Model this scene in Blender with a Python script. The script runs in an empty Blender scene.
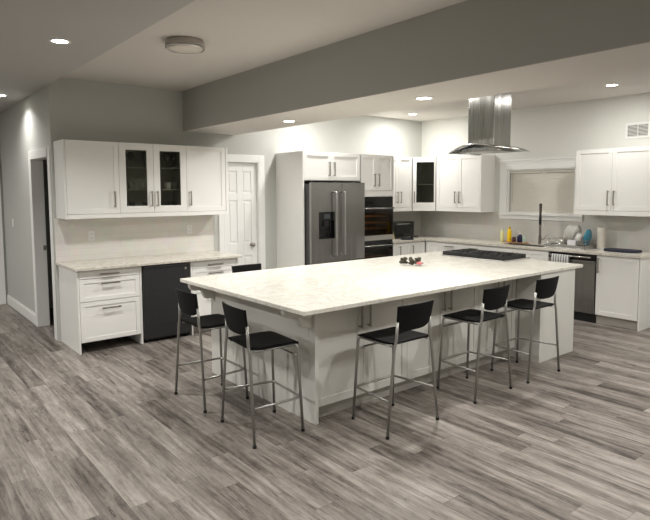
import bpy, math, random
from mathutils import Vector, Matrix
random.seed(7)
PI = math.pi
scn = bpy.context.scene
COL = scn.collection

# ------------------------------------------------------------------ materials
def new_mat(name):
    m = bpy.data.materials.new(name); m.use_nodes = True
    nt = m.node_tree; b = nt.nodes['Principled BSDF']
    return m, nt, b
def lin(c):
    return tuple((v/255/12.92 if v/255 <= .04045 else ((v/255+.055)/1.055)**2.4) for v in c) + (1,)
def simple(name, rgb, rough=.5, metal=0., var=.04, scale=12., bump=0., bscale=60., spec=.5):
    """plain material with a faint procedural mottling"""
    m, nt, b = new_mat(name)
    c = lin(rgb)
    tc = nt.nodes.new('ShaderNodeTexCoord'); n = nt.nodes.new('ShaderNodeTexNoise')
    n.inputs['Scale'].default_value = scale; n.inputs['Detail'].default_value = 3
    nt.links.new(tc.outputs['Object'], n.inputs['Vector'])
    mx = nt.nodes.new('ShaderNodeMix'); mx.data_type = 'RGBA'
    mx.inputs['A'].default_value = tuple(max(0, v*(1-var)) for v in c[:3])+(1,)
    mx.inputs['B'].default_value = tuple(min(1, v*(1+var)) for v in c[:3])+(1,)
    nt.links.new(n.outputs['Fac'], mx.inputs['Factor']); nt.links.new(mx.outputs['Result'], b.inputs['Base Color'])
    b.inputs['Roughness'].default_value = rough; b.inputs['Metallic'].default_value = metal
    b.inputs['Specular IOR Level'].default_value = spec
    if bump:
        n2 = nt.nodes.new('ShaderNodeTexNoise'); n2.inputs['Scale'].default_value = bscale
        nt.links.new(tc.outputs['Object'], n2.inputs['Vector'])
        bp = nt.nodes.new('ShaderNodeBump'); bp.inputs['Strength'].default_value = bump; bp.inputs['Distance'].default_value = .002
        nt.links.new(n2.outputs['Fac'], bp.inputs['Height']); nt.links.new(bp.outputs['Normal'], b.inputs['Normal'])
    return m
def emit(name, rgb, s):
    m, nt, b = new_mat(name)
    b.inputs['Base Color'].default_value = lin(rgb); b.inputs['Emission Color'].default_value = lin(rgb)
    b.inputs['Emission Strength'].default_value = s
    return m
def glass(name, rgb, mixv=.12, rough=.03):
    m, nt, b = new_mat(name); nt.nodes.remove(b)
    out = nt.nodes['Material Output']
    t = nt.nodes.new('ShaderNodeBsdfTransparent'); t.inputs['Color'].default_value = lin(rgb)
    g = nt.nodes.new('ShaderNodeBsdfGlossy'); g.inputs['Roughness'].default_value = rough
    lw = nt.nodes.new('ShaderNodeLayerWeight'); lw.inputs['Blend'].default_value = .5
    fr = nt.nodes.new('ShaderNodeMath'); fr.operation = 'POWER'; fr.inputs[1].default_value = 4.; nt.links.new(lw.outputs['Facing'], fr.inputs[0])
    ad = nt.nodes.new('ShaderNodeMath'); ad.operation = 'ADD'; ad.inputs[1].default_value = mixv; ad.use_clamp = True
    nt.links.new(fr.outputs[0], ad.inputs[0])
    mx = nt.nodes.new('ShaderNodeMixShader')
    nt.links.new(ad.outputs[0], mx.inputs[0]); nt.links.new(t.outputs[0], mx.inputs[1]); nt.links.new(g.outputs[0], mx.inputs[2])
    nt.links.new(mx.outputs[0], out.inputs['Surface'])
    return m

def floor_mat():
    m, nt, b = new_mat('grey_oak_planks')
    N = nt.nodes.new; L = nt.links.new
    tc = N('ShaderNodeTexCoord'); sx = N('ShaderNodeSeparateXYZ'); L(tc.outputs['Object'], sx.inputs[0])
    def M(op, a, bb=None):
        n = N('ShaderNodeMath'); n.operation = op
        for i, v in enumerate((a, bb)):
            if v is None: continue
            if isinstance(v, (int, float)): n.inputs[i].default_value = v
            else: L(v, n.inputs[i])
        return n.outputs[0]
    W, LN = .148, 1.22
    rx = M('DIVIDE', sx.outputs['X'], W); row = M('FLOOR', rx); fx = M('FRACT', rx)
    wn = N('ShaderNodeTexWhiteNoise'); wn.noise_dimensions = '1D'; L(row, wn.inputs['W'])
    ry = M('ADD', M('DIVIDE', sx.outputs['Y'], LN), wn.outputs['Value']); idx = M('FLOOR', ry); fy = M('FRACT', ry)
    cb = N('ShaderNodeCombineXYZ'); L(row, cb.inputs[0]); L(idx, cb.inputs[1])
    w2 = N('ShaderNodeTexWhiteNoise'); w2.noise_dimensions = '3D'; L(cb.outputs[0], w2.inputs['Vector'])
    sc = N('ShaderNodeVectorMath'); sc.operation = 'SCALE'; L(w2.outputs['Color'], sc.inputs[0]); sc.inputs['Scale'].default_value = 37
    ad = N('ShaderNodeVectorMath'); ad.operation = 'ADD'; L(tc.outputs['Object'], ad.inputs[0]); L(sc.outputs[0], ad.inputs[1])
    mp = N('ShaderNodeMapping'); mp.inputs['Scale'].default_value = (9, .9, 1); L(ad.outputs[0], mp.inputs[0])
    n1 = N('ShaderNodeTexNoise'); n1.inputs['Scale'].default_value = 1.0; n1.inputs['Detail'].default_value = 7; n1.inputs['Roughness'].default_value = .62; n1.inputs['Distortion'].default_value = .9
    L(mp.outputs[0], n1.inputs['Vector'])
    mp2 = N('ShaderNodeMapping'); mp2.inputs['Scale'].default_value = (80, 5, 1); L(ad.outputs[0], mp2.inputs[0])
    n2 = N('ShaderNodeTexNoise'); n2.inputs['Detail'].default_value = 4; n2.inputs['Scale'].default_value = 1; L(mp2.outputs[0], n2.inputs['Vector'])
    mp3 = N('ShaderNodeMapping'); mp3.inputs['Scale'].default_value = (26, 1.6, 1); L(ad.outputs[0], mp3.inputs[0])
    n3 = N('ShaderNodeTexNoise'); n3.inputs['Detail'].default_value = 5; n3.inputs['Scale'].default_value = 1; n3.inputs['Roughness'].default_value = .6; n3.inputs['Distortion'].default_value = .5; L(mp3.outputs[0], n3.inputs['Vector'])
    crk = M('MULTIPLY', M('LESS_THAN', M('ABSOLUTE', M('SUBTRACT', n3.outputs['Fac'], .43)), .006), M('GREATER_THAN', n1.outputs['Fac'], .40))
    v = M('ADD', M('MULTIPLY', n1.outputs['Fac'], .62), M('ADD', M('MULTIPLY', n2.outputs['Fac'], .20), M('MULTIPLY', n3.outputs['Fac'], .42)))
    n6 = N('ShaderNodeTexNoise'); n6.inputs['Scale'].default_value = 1; n6.inputs['Detail'].default_value = 6; n6.inputs['Roughness'].default_value = .7; n6.inputs['Distortion'].default_value = 1.5
    mp6 = N('ShaderNodeMapping'); mp6.inputs['Scale'].default_value = (13, 5, 1); L(ad.outputs[0], mp6.inputs[0]); L(mp6.outputs[0], n6.inputs['Vector'])
    v = M('ADD', v, M('MULTIPLY', M('SUBTRACT', n6.outputs['Fac'], .5), .30))
    v = M('SUBTRACT', v, M('MULTIPLY', crk, .14))
    v = M('ADD', v, M('MULTIPLY', M('SUBTRACT', w2.outputs['Value'], .5), .17))
    cr = N('ShaderNodeValToRGB'); L(v, cr.inputs[0])
    e = cr.color_ramp.elements
    e[0].position = .42; e[0].color = lin((58, 53, 49)); e[1].position = .88; e[1].color = lin((176, 169, 161))
    a = e.new(.54); a.color = lin((104, 97, 91)); a = e.new(.66); a.color = lin((132, 125, 118))
    gx = M('LESS_THAN', M('MINIMUM', fx, M('SUBTRACT', 1., fx)), .011)
    gy = M('LESS_THAN', M('MINIMUM', fy, M('SUBTRACT', 1., fy)), .0014)
    g = M('MULTIPLY', M('MAXIMUM', gx, gy), .5)
    mx = N('ShaderNodeMix'); mx.data_type = 'RGBA'; L(g, mx.inputs['Factor']); L(cr.outputs[0], mx.inputs['A']); mx.inputs['B'].default_value = lin((52, 47, 43))
    L(mx.outputs['Result'], b.inputs['Base Color'])
    b.inputs['Roughness'].default_value = .42; b.inputs['Specular IOR Level'].default_value = .35
    bp = N('ShaderNodeBump'); bp.inputs['Strength'].default_value = .15; bp.inputs['Distance'].default_value = .002
    L(M('SUBTRACT', n2.outputs['Fac'], g), bp.inputs['Height']); L(bp.outputs[0], b.inputs['Normal'])
    return m
def stone_mat(name, base, vein, speck, vs=3.0, ss=90, rough=.18):
    m, nt, b = new_mat(name); N = nt.nodes.new; L = nt.links.new
    tc = N('ShaderNodeTexCoord')
    n1 = N('ShaderNodeTexNoise'); n1.inputs['Scale'].default_value = vs; n1.inputs['Detail'].default_value = 8; n1.inputs['Roughness'].default_value = .65; n1.inputs['Distortion'].default_value = 1.6
    L(tc.outputs['Object'], n1.inputs['Vector'])
    c1 = N('ShaderNodeValToRGB'); L(n1.outputs['Fac'], c1.inputs[0]); e = c1.color_ramp.elements
    e[0].position = .455; e[0].color = (0, 0, 0, 1); e[1].position = .545; e[1].color = (0, 0, 0, 1); k = e.new(.5); k.color = (1, 1, 1, 1)
    n2 = N('ShaderNodeTexNoise'); n2.inputs['Scale'].default_value = ss; n2.inputs['Detail'].default_value = 3; L(tc.outputs['Object'], n2.inputs['Vector'])
    c2 = N('ShaderNodeValToRGB'); L(n2.outputs['Fac'], c2.inputs[0]); e = c2.color_ramp.elements
    e[0].position = .52; e[0].color = (0, 0, 0, 1); e[1].position = .68; e[1].color = (1, 1, 1, 1)
    m1 = N('ShaderNodeMix'); m1.data_type = 'RGBA'; m1.inputs['A'].default_value = lin(base); m1.inputs['B'].default_value = lin(vein); L(c1.outputs[0], m1.inputs['Factor'])
    m2 = N('ShaderNodeMix'); m2.data_type = 'RGBA'; L(m1.outputs['Result'], m2.inputs['A']); m2.inputs['B'].default_value = lin(speck); L(c2.outputs[0], m2.inputs['Factor'])
    L(m2.outputs['Result'], b.inputs['Base Color']); b.inputs['Roughness'].default_value = rough
    return m
def tile_mat(name, c1, c2, bw, bh, rot=(0, 0, 0)):
    m, nt, b = new_mat(name); N = nt.nodes.new; L = nt.links.new
    tc = N('ShaderNodeTexCoord'); mp = N('ShaderNodeMapping'); mp.inputs['Rotation'].default_value = rot; L(tc.outputs['Object'], mp.inputs[0])
    br = N('ShaderNodeTexBrick'); L(mp.outputs[0], br.inputs['Vector'])
    br.inputs['Scale'].default_value = 1; br.inputs['Brick Width'].default_value = bw; br.inputs['Row Height'].default_value = bh
    br.inputs['Mortar Size'].default_value = .0018; br.inputs['Color1'].default_value = lin(c1); br.inputs['Color2'].default_value = lin(c2)
    br.inputs['Mortar'].default_value = lin(tuple(v-14 for v in c1))
    n = N('ShaderNodeTexNoise'); n.inputs['Scale'].default_value = 6; n.inputs['Detail'].default_value = 6; n.inputs['Distortion'].default_value = 1.2; L(tc.outputs['Object'], n.inputs['Vector'])
    mx = N('ShaderNodeMix'); mx.data_type = 'RGBA'; mx.blend_type = 'MULTIPLY'; mx.inputs['Factor'].default_value = .18
    L(br.outputs['Color'], mx.inputs['A']); L(n.outputs['Color'], mx.inputs['B'])
    L(mx.outputs['Result'], b.inputs['Base Color']); b.inputs['Roughness'].default_value = .3
    return m
def brushed(name, rgb, rough=.3, axis=2, metal=1.0):
    m, nt, b = new_mat(name); N = nt.nodes.new; L = nt.links.new
    tc = N('ShaderNodeTexCoord'); mp = N('ShaderNodeMapping'); s = [180, 180, 180]; s[axis] = 1.2; mp.inputs['Scale'].default_value = s
    L(tc.outputs['Object'], mp.inputs[0]); n = N('ShaderNodeTexNoise'); n.inputs['Scale'].default_value = 1; n.inputs['Detail'].default_value = 3; L(mp.outputs[0], n.inputs['Vector'])
    mr = N('ShaderNodeMapRange'); mr.inputs['To Min'].default_value = rough-.06; mr.inputs['To Max'].default_value = rough+.1; L(n.outputs['Fac'], mr.inputs['Value'])
    L(mr.outputs[0], b.inputs['Roughness']); b.inputs['Metallic'].default_value = metal
    b.inputs['Anisotropic'].default_value = .75; tg = N('ShaderNodeTangent'); tg.direction_type = 'RADIAL'; tg.axis = 'Z'; L(tg.outputs[0], b.inputs['Tangent'])
    c = lin(rgb); mx = N('ShaderNodeMix'); mx.data_type = 'RGBA'; mx.inputs['A'].default_value = tuple(v*.88 for v in c[:3])+(1,); mx.inputs['B'].default_value = c
    mp5 = N('ShaderNodeMapping'); mp5.inputs['Scale'].default_value = (7, 7, .15); L(tc.outputs['Object'], mp5.inputs[0]); n5 = N('ShaderNodeTexNoise'); n5.inputs['Scale'].default_value = 1; n5.inputs['Detail'].default_value = 1; L(mp5.outputs[0], n5.inputs['Vector'])
    bp5 = N('ShaderNodeBump'); bp5.inputs['Strength'].default_value = 1; bp5.inputs['Distance'].default_value = .012; L(n5.outputs['Fac'], bp5.inputs['Height']); L(bp5.outputs[0], b.inputs['Normal'])
    L(n.outputs['Fac'], mx.inputs['Factor']); L(mx.outputs['Result'], b.inputs['Base Color'])
    return m

M = dict(
    floor=floor_mat(),
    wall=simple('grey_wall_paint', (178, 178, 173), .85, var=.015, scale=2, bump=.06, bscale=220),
    kwall=simple('kitchen_wall_paint', (222, 222, 216), .85, var=.015, scale=2, bump=.06, bscale=220),
    bwall=simple('back_wall_paint', (192, 193, 188), .85, var=.015, scale=2, bump=.06, bscale=220),
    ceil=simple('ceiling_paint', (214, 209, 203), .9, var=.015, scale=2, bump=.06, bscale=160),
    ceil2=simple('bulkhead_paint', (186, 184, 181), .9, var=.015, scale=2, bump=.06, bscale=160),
    trim=simple('white_trim_paint', (238, 238, 235), .45, var=.01),
    cab=simple('white_cabinet_lacquer', (240, 239, 235), .35, var=.012, scale=3),
    isl=simple('white_island_lacquer', (222, 221, 215), .38, var=.02, scale=3),
    cabin=simple('cabinet_interior', (205, 203, 195), .6),
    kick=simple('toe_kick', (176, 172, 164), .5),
    dark=simple('black_plastic', (20, 20, 21), .42),
    black=simple('black_seat', (6, 6, 7), .6, bump=.1, bscale=300, spec=.2),
    blackgloss=simple('black_gloss', (9, 9, 10), .08),
    fridgeblack=simple('mini_fridge_black', (40, 41, 42), .38, bump=.25, bscale=400),
    steel=brushed('brushed_steel', (205, 204, 202), .3, 2),
    dsteel=brushed('dark_stainless', (158, 157, 155), .22, 2),
    hsteel=brushed('hood_steel', (150, 149, 145), .26, 2),
    chrome=simple('chrome', (205, 204, 202), .14, 1.0),
    nickel=simple('brushed_nickel', (166, 161, 153), .32, 1.0),
    tube=simple('grey_stool_tube', (158, 157, 152), .35, .6),
    quartz=stone_mat('white_quartz', (226, 224, 215), (208, 202, 189), (214, 209, 197), 3.4, 60, .22),
    granite=stone_mat('beige_granite', (222, 218, 208), (196, 189, 176), (168, 160, 147), 6, 120, .22),
    barsplash=tile_mat('bar_backsplash_tile', (236, 233, 226), (232, 228, 221), 1.2, .075, (PI/2, 0, 0)),
    splash_b=tile_mat('backsplash_tile', (216, 214, 207), (208, 206, 199), .30, .10, (PI/2, 0, 0)),
    splash_r=tile_mat('backsplash_tile_side', (216, 214, 207), (208, 206, 199), .30, .10, (PI/2, 0, PI/2)),
    smoke=glass('smoked_cabinet_glass', (222, 223, 218), .04),
    clear=glass('clear_glass', (235, 240, 238), .05),
    hoodglass=glass('hood_glass', (170, 176, 180), .30),
    blind=simple('beige_blind', (222, 218, 208), .8, var=.02, scale=30),
    lamp=emit('lamp_lens', (255, 248, 232), 22),
    lampoff=simple('frosted_lens', (222, 214, 204), .4),
    lampbody=simple('lamp_body', (178, 170, 162), .5),
)

# ------------------------------------------------------------------ mesh builder
class MB:
    def __init__(s): s.v = []; s.f = []; s.sm = []
    def box(s, x0, x1, y0, y1, z0, z1):
        i = len(s.v)
        s.v += [(x, y, z) for z in (z0, z1) for y in (y0, y1) for x in (x0, x1)]
        for q in ((0, 2, 3, 1), (4, 5, 7, 6), (0, 1, 5, 4), (2, 6, 7, 3), (0, 4, 6, 2), (1, 3, 7, 5)):
            s.f.append(tuple(i+k for k in q)); s.sm.append(False)
        return s
    def prism(s, pts, axis, a, b):
        """pts: 2-D outline; extruded along axis from a to b"""
        def P(u, v, w): return {0: (w, u, v), 1: (u, w, v), 2: (u, v, w)}[axis]
        n = len(pts); i = len(s.v)
        s.v += [P(u, v, a) for u, v in pts] + [P(u, v, b) for u, v in pts]
        s.f.append(tuple(range(i, i+n))); s.f.append(tuple(range(i+2*n-1, i+n-1, -1))); s.sm += [False, False]
        for k in range(n):
            s.f.append((i+k, i+(k+1) % n, i+n+(k+1) % n, i+n+k)); s.sm.append(False)
        return s
    def tube(s, path, r, seg=10, cap=True, closed=False):
        P = [Vector(p) for p in path]; n = len(P); i0 = len(s.v); nrm = None
        for k in range(n):
            if closed: t = (P[(k+1) % n]-P[k-1])
            else: t = (P[min(k+1, n-1)]-P[max(k-1, 0)])
            t.normalize()
            if nrm is None:
                nrm = t.orthogonal().normalized()
            else:
                nrm = (nrm - t*nrm.dot(t)).normalized()
            bn = t.cross(nrm)
            rr = r[k] if isinstance(r, (list, tuple)) else r
            for j in range(seg):
                a = 2*PI*j/seg
                s.v.append(tuple(P[k]+nrm*math.cos(a)*rr+bn*math.sin(a)*rr))
        m = n if closed else n-1
        for k in range(m):
            for j in range(seg):
                a = i0+k*seg+j; b = i0+k*seg+(j+1) % seg; k2 = (k+1) % n
                c = i0+k2*seg+(j+1) % seg; d = i0+k2*seg+j
                s.f.append((a, b, c, d)); s.sm.append(True)
        if cap and not closed:
            s.f.append(tuple(i0+j for j in range(seg-1, -1, -1))); s.f.append(tuple(i0+(n-1)*seg+j for j in range(seg))); s.sm += [False, False]
        return s
    def lathe(s, prof, cx=0, cy=0, seg=24, z=0):
        i = len(s.v); n = len(prof)
        for r, h in prof:
            for j in range(seg):
                a = 2*PI*j/seg; s.v.append((cx+r*math.cos(a), cy+r*math.sin(a), z+h))
        for k in range(n-1):
            for j in range(seg):
                s.f.append((i+k*seg+j, i+k*seg+(j+1) % seg, i+(k+1)*seg+(j+1) % seg, i+(k+1)*seg+j)); s.sm.append(True)
        s.f.append(tuple(i+j for j in range(seg-1, -1, -1))); s.f.append(tuple(i+(n-1)*seg+j for j in range(seg))); s.sm += [False, False]
        return s
    def ball(s, c, rx, ry, rz, seg=12, rings=7):
        prof = [(max(1e-4, math.sin(PI*k/rings)), -math.cos(PI*k/rings)) for k in range(rings+1)]
        i = len(s.v); s.lathe(prof, 0, 0, seg)
        for k in range(i, len(s.v)):
            x, y, z = s.v[k]; s.v[k] = (c[0]+x*rx, c[1]+y*ry, c[2]+z*rz)
        return s
    def build(s, name, mat, parent=None, bevel=0., loc=None, rotz=0., solid=0.):
        me = bpy.data.meshes.new(name)
        me.from_pydata(s.v, [], s.f); me.materials.append(mat)
        for p, q in zip(me.polygons, s.sm): p.use_smooth = q
        me.update()
        import bmesh
        bm = bmesh.new(); bm.from_mesh(me); bmesh.ops.recalc_face_normals(bm, faces=bm.faces[:]); bm.to_mesh(me); bm.free()
        o = bpy.data.objects.new(name, me); COL.objects.link(o)
        if parent: o.parent = parent
        if loc: o.location = loc
        if rotz: o.rotation_euler.z = rotz
        if solid:
            md = o.modifiers.new('Solid', 'SOLIDIFY'); md.thickness = solid; md.offset = 0
        if bevel:
            md = o.modifiers.new('Bevel', 'BEVEL'); md.width = bevel; md.segments = 2; md.limit_method = 'ANGLE'; md.angle_limit = math.radians(40)
        return o
def tag(o, label=None, cat=None, group=None, kind=None):
    if label: o['label'] = label
    if cat: o['category'] = cat
    if group: o['group'] = group
    if kind: o['kind'] = kind
    return o
def thing(name, label, cat, loc=(0, 0, 0), rotz=0., group=None):
    o = bpy.data.objects.new(name, None); COL.objects.link(o); o.location = loc; o.rotation_euler.z = rotz
    o.empty_display_size = .1
    return tag(o, label, cat, group)
def copy_tree(o, parent=None):
    c = o.copy(); COL.objects.link(c)
    if parent: c.parent = parent
    for ch in list(o.children): copy_tree(ch, c)
    return c
def structure(mb, name, mat, bevel=0.):
    o = mb.build(name, mat, None, bevel); o['kind'] = 'structure'; return o
def fillet(pts, r, n=5):
    """round the corners of a 3-D polyline"""
    P = [Vector(p) for p in pts]; out = [P[0]]
    for i in range(1, len(P)-1):
        a = (P[i-1]-P[i]); b = (P[i+1]-P[i]); d = min(r, a.length*.45, b.length*.45)
        p0 = P[i]+a.normalized()*d; p1 = P[i]+b.normalized()*d
        for k in range(n+1):
            t = k/n; out.append(p0*(1-t)**2+P[i]*2*t*(1-t)+p1*t*t)
    out.append(P[-1]); return out

# ------------------------------------------------------------------ dimensions read from the photograph (metres)
XW, BW, XR = 1.664, 6.879, 7.797          # left wall, bar/fridge wall, window wall
XMIN, YMIN, YFAR = -3.6, -3.2, 9.80
ZL, ZT, ZB, ZK = 2.875, 2.977, 2.468, 2.926
BX0, BX1 = 3.244, 4.013                   # ceiling beam

# ------------------------------------------------------------------ room
structure(MB().box(XMIN-.12, XR+.12, YMIN-.12, YFAR+.12, -.1, 0), 'floor', M['floor'])
# bar / fridge wall with a door opening (x 3.925..4.357, hidden left part 3.60)
DX0, DX1, DZ = 3.80, 4.37, 2.115
w = MB()
w.box(XW, DX0, BW, BW+.12, 0, 3.15).box(DX1, XR+.12, BW, BW+.12, 0, 3.15).box(DX0, DX1, BW, BW+.12, DZ, 3.15)
structure(w, 'wall_back', M['bwall'])
# left wall, x = XW, with doorway
OY0, OY1, OZ = 7.03, 7.83, 2.12
w = MB().box(XW, XW+.12, BW+.12, OY0, 0, 3.15).box(XW, XW+.12, OY1, YFAR, 0, 3.15).box(XW, XW+.12, OY0, OY1, OZ, 3.15)
structure(w, 'wall_left', M['bwall'])
# closet beyond the doorway: unlit
w = MB().box(XW+.12, 3.4, 9.0, 9.1, 0, 3.15).box(3.4, 3.5, BW+.12, 9.1, 0, 3.15)
structure(w, 'wall_closet', M['wall'])
structure(MB().box(XW+.12, 3.5, BW+.12, 9.1, ZL, ZL+.1), 'ceiling_closet', M['ceil'])
structure(MB().box(XMIN, XW, YFAR, YFAR+.12, 0, 3.15), 'wall_far', M['wall'])
structure(MB().box(XMIN-.12, XMIN, YMIN, YFAR+.12, 0, 3.15), 'wall_west', M['wall'])
structure(MB().box(XMIN-.12, XR+.12, YMIN-.12, YMIN, 0, 3.15), 'wall_south', M['wall'])
# window wall with opening
WY0, WY1, WZ0, WZ1 = 4.03, 5.12, 1.345, 2.015
w = MB().box(XR, XR+.14, YMIN, WY0, 0, 3.15).box(XR, XR+.14, WY1, BW, 0, 3.15)
w.box(XR, XR+.14, WY0, WY1, 0, WZ0).box(XR, XR+.14, WY0, WY1, WZ1, 3.15)
structure(w, 'wall_right', M['kwall'])
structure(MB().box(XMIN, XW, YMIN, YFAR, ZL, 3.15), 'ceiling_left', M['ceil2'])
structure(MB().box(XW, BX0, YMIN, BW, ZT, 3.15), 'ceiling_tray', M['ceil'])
structure(MB().box(BX1, XR, YMIN, BW, ZK, 3.15), 'ceiling_kitchen', M['ceil'])
# beam: grey sides, white soffit
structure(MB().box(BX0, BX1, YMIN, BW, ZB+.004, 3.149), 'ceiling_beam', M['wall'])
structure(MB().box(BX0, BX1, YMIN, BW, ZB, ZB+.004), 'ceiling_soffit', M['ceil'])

def casing(name, pieces, mat=M['trim']):
    m = MB()
    for p in pieces: m.box(*p)
    return structure(m, name, mat, .004)
# doorway casing on the left wall (projects to -X) and jamb
cw = .30*1.0
casing('trim_1', [(XW-.02, XW-.0005, OY1, OY1+.10, 0, OZ+.09), (XW-.008, XW-.0005, OY0-.09, OY0, 0, OZ+.09), (XW-.02, XW-.0005, OY0, OY1, OZ, OZ+.09),
                  (XW-.02, XW+.125, OY1-.018, OY1, 0, OZ), (XW-.008, XW+.125, OY0, OY0+.018, 0, OZ), (XW-.02, XW+.125, OY0+.018, OY1-.018, OZ-.018, OZ)])
st = MB().box(XW+.085, XW+.12, OY1-.0205, OY1-.0185, .97, 1.03).build('strike_plate', M['nickel'])
tag(st, 'small metal strike plate on the jamb of the dark doorway at left', 'strike plate')
# baseboards
def baseboard_x(name, x, y0, y1, side):
    xs = (x-.016, x-.0005) if side < 0 else (x+.0005, x+.016)
    m = MB().box(xs[0], xs[1], y0, y1, 0, .125)
    m.box(min(xs)+(.006 if side < 0 else 0), max(xs)-(0 if side < 0 else .006), y0, y1, .125, .145)
    return structure(m, name, M['trim'], .003)
baseboard_x('baseboard_left', XW, OY1+.101, YFAR-.017, -1)
baseboard_x('baseboard_right', XR, YMIN+.02, 2.84, -1)
# casing of a passage on the far wall at the picture's left edge
casing('trim_2', [(1.50, 1.634, YFAR-.03, YFAR-.0005, 0, 2.2), (.5, 1.50, YFAR-.03, YFAR-.0005, 2.1, 2.2), (.4, .5, YFAR-.03, YFAR-.0005, 0, 2.2)])
d = MB().box(.505, 1.495, YFAR-.02, YFAR-.002, .01, 2.095)
structure(d, 'door_2', M['trim'], .003)

# door_1: white six-panel door in the back wall
casing('trim_3', [(DX0-.075, DX0, BW-.02, BW-.0005, 0, DZ+.09), (DX1, DX1+.09, BW-.02, BW-.0005, 0, DZ+.09), (DX0, DX1, BW-.02, BW-.0005, DZ, DZ+.09),
                  (DX0, DX0+.014, BW-.02, BW+.11, 0, DZ), (DX1-.014, DX1, BW-.02, BW+.11, 0, DZ), (DX0+.014, DX1-.014, BW-.02, BW+.11, DZ-.014, DZ)])
def panel_door(x0, x1, z1, yf):
    m = MB(); m.box(x0, x1, yf+.012, yf+.04, .01, z1)
    st = .085; W = x1-x0; mid = (x0+x1)/2
    zs = [(.22, .80), (.98, 1.58), (1.68, z1-.12)]
    # stiles and rails proud of the recessed field
    for a, b in ((x0, x0+st), (mid-.045, mid+.045), (x1-st, x1)): m.box(a, b, yf, yf+.012, .01, z1)
    prev = .01
    for a, b in zs+[(z1, z1)]:
        for c, e in ((x0+st, mid-.045), (mid+.045, x1-st)): m.box(c, e, yf, yf+.012, prev, a)
        prev = b
    for a, b in zs:
        for c, e in ((x0+st, mid-.045), (mid+.045, x1-st)): m.box(c+.025, e-.025, yf+.003, yf+.012, a+.03, b-.03)
    return m
d1 = structure(panel_door(DX0+.017, DX1-.017, DZ-.017, BW+.035), 'door_1', M['trim'], .003)
kn = MB()
kx, kz, ky = 4.262, .952, BW+.035
prof = [(.028, 0), (.028, .008), (.012, .012), (.012, .03), (.026, .04), (.03, .055), (.022, .066), (.001, .068)]
i = len(kn.v); kn.lathe(prof, 0, 0, 20)
kn.v = [(kx+x, ky-z, kz+y) for x, y, z in kn.v]
kn.build('door_knob', M['nickel'], d1)

# ------------------------------------------------------------------ window_1 + blind
wroot = bpy.data.objects.new('window_1', None); COL.objects.link(wroot); wroot.location = (XR, 4.575, 1.3); wroot['kind'] = 'structure'
def wbuild(mb, name, mat, bevel=0.):
    mb.v = [(x-XR, y-4.575, z-1.3) for x, y, z in mb.v]; return mb.build(name, mat, wroot, bevel)
m = MB()
cy0, cy1, cz0, cz1 = 3.905, 5.245, 1.262, 2.145
x0, x1 = XR-.022, XR-.0005
m.box(x0, x1, WY1, cy1, cz0+.075, cz1).box(x0, x1, cy0, WY0, cz0+.075, cz1).box(x0, x1, WY0, WY1, WZ1, cz1).box(x0, x1, cy0, cy1, cz0, cz0+.075)
m.box(x0-.014, x1, cy0-.01, cy1+.01, cz1, cz1+.022).box(x0-.006, x0, cy0, cy1, cz1-.03, cz1)
m.box(x0-.018, x0, cy0-.01, cy1+.01, cz0+.062, cz0+.082)
wbuild(m, 'casing', M['trim'], .004)
m = MB().box(XR, XR+.13, WY0, WY0+.02, WZ0, WZ1).box(XR, XR+.13, WY1-.02, WY1, WZ0, WZ1).box(XR, XR+.13, WY0+.02, WY1-.02, WZ1-.02, WZ1).box(XR, XR+.13, WY0+.02, WY1-.02, WZ0, WZ0+.02)
m.box(XR+.09, XR+.12, 4.555, 4.595, WZ0+.02, WZ1-.02)
wbuild(m, 'frame', M['trim'])
wbuild(MB().box(XR+.10, XR+.106, WY0+.02, WY1-.02, WZ0+.02, WZ1-.02), 'glass_pane', M['clear'])
bl = thing('window_blind', 'closed beige slatted blind inside the window above the sink', 'blind', (XR+.045, 4.575, WZ0+.02))
m = MB(); zb = WZ1-.022-(WZ0+.02)
n = 22
for k in range(n):
    z = .012+(zb-.05)*k/n; h = (zb-.05)/n
    m.prism([(-.006, z-.004), (.004, z+h+.002), (.006, z+h+.0005), (-.004, z-.0055)], 1, -.515, .515)
m.build('slats', M['blind'], bl)
MB().box(-.022, .022, -.52, .52, zb-.032, zb).build('head_rail', M['blind'], bl)
MB().box(-.008, .008, -.515, .515, .0, .010).build('bottom_rail', M['blind'], bl)
MB().tube([(-.02, .47, zb-.03), (-.02, .47, .15)], .0025, 6).build('tilt_wand', M['nickel'], bl)

# ------------------------------------------------------------------ cabinets
def shaker(m, x0, x1, z0, z1, fr=.055, glassy=False, y=0.):
    """front face at y, thickness .02"""
    t = .02
    f = min(fr, (z1-z0)*.28, (x1-x0)*.3)
    m.box(x0, x0+f, y, y+t, z0, z1).box(x1-f, x1, y, y+t, z0, z1).box(x0+f, x1-f, y, y+t, z0, z0+f).box(x0+f, x1-f, y, y+t, z1-f, z1)
    if z1-z0 < .12: m.box(x0+f, x1-f, y, y+t, z0+f, z1-f)
    elif not glassy: m.box(x0+f, x1-f, y+.008, y+t, z0+f, z1-f)
    return f
def handle(parent, x, z, L=.19, vertical=True, y=0.):
    m = MB(); r = .008; o = .034
    if vertical:
        m.box(x-r, x+r, y-o-.006, y-o+.006, z-L/2, z+L/2)
        for s in (-1, 1): m.box(x-r*.8, x+r*.8, y-o, y-.0003, z+s*(L/2-.012)-.005, z+s*(L/2-.012)+.005)
    else:
        m.box(x-L/2, x+L/2, y-o-.006, y-o+.006, z-r, z+r)
        for s in (-1, 1): m.box(x+s*(L/2-.012)-.005, x+s*(L/2-.012)+.005, y-o, y-.0003, z-r*.8, z+r*.8)
    m.build('handle', M['nickel'], parent, .002)
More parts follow.
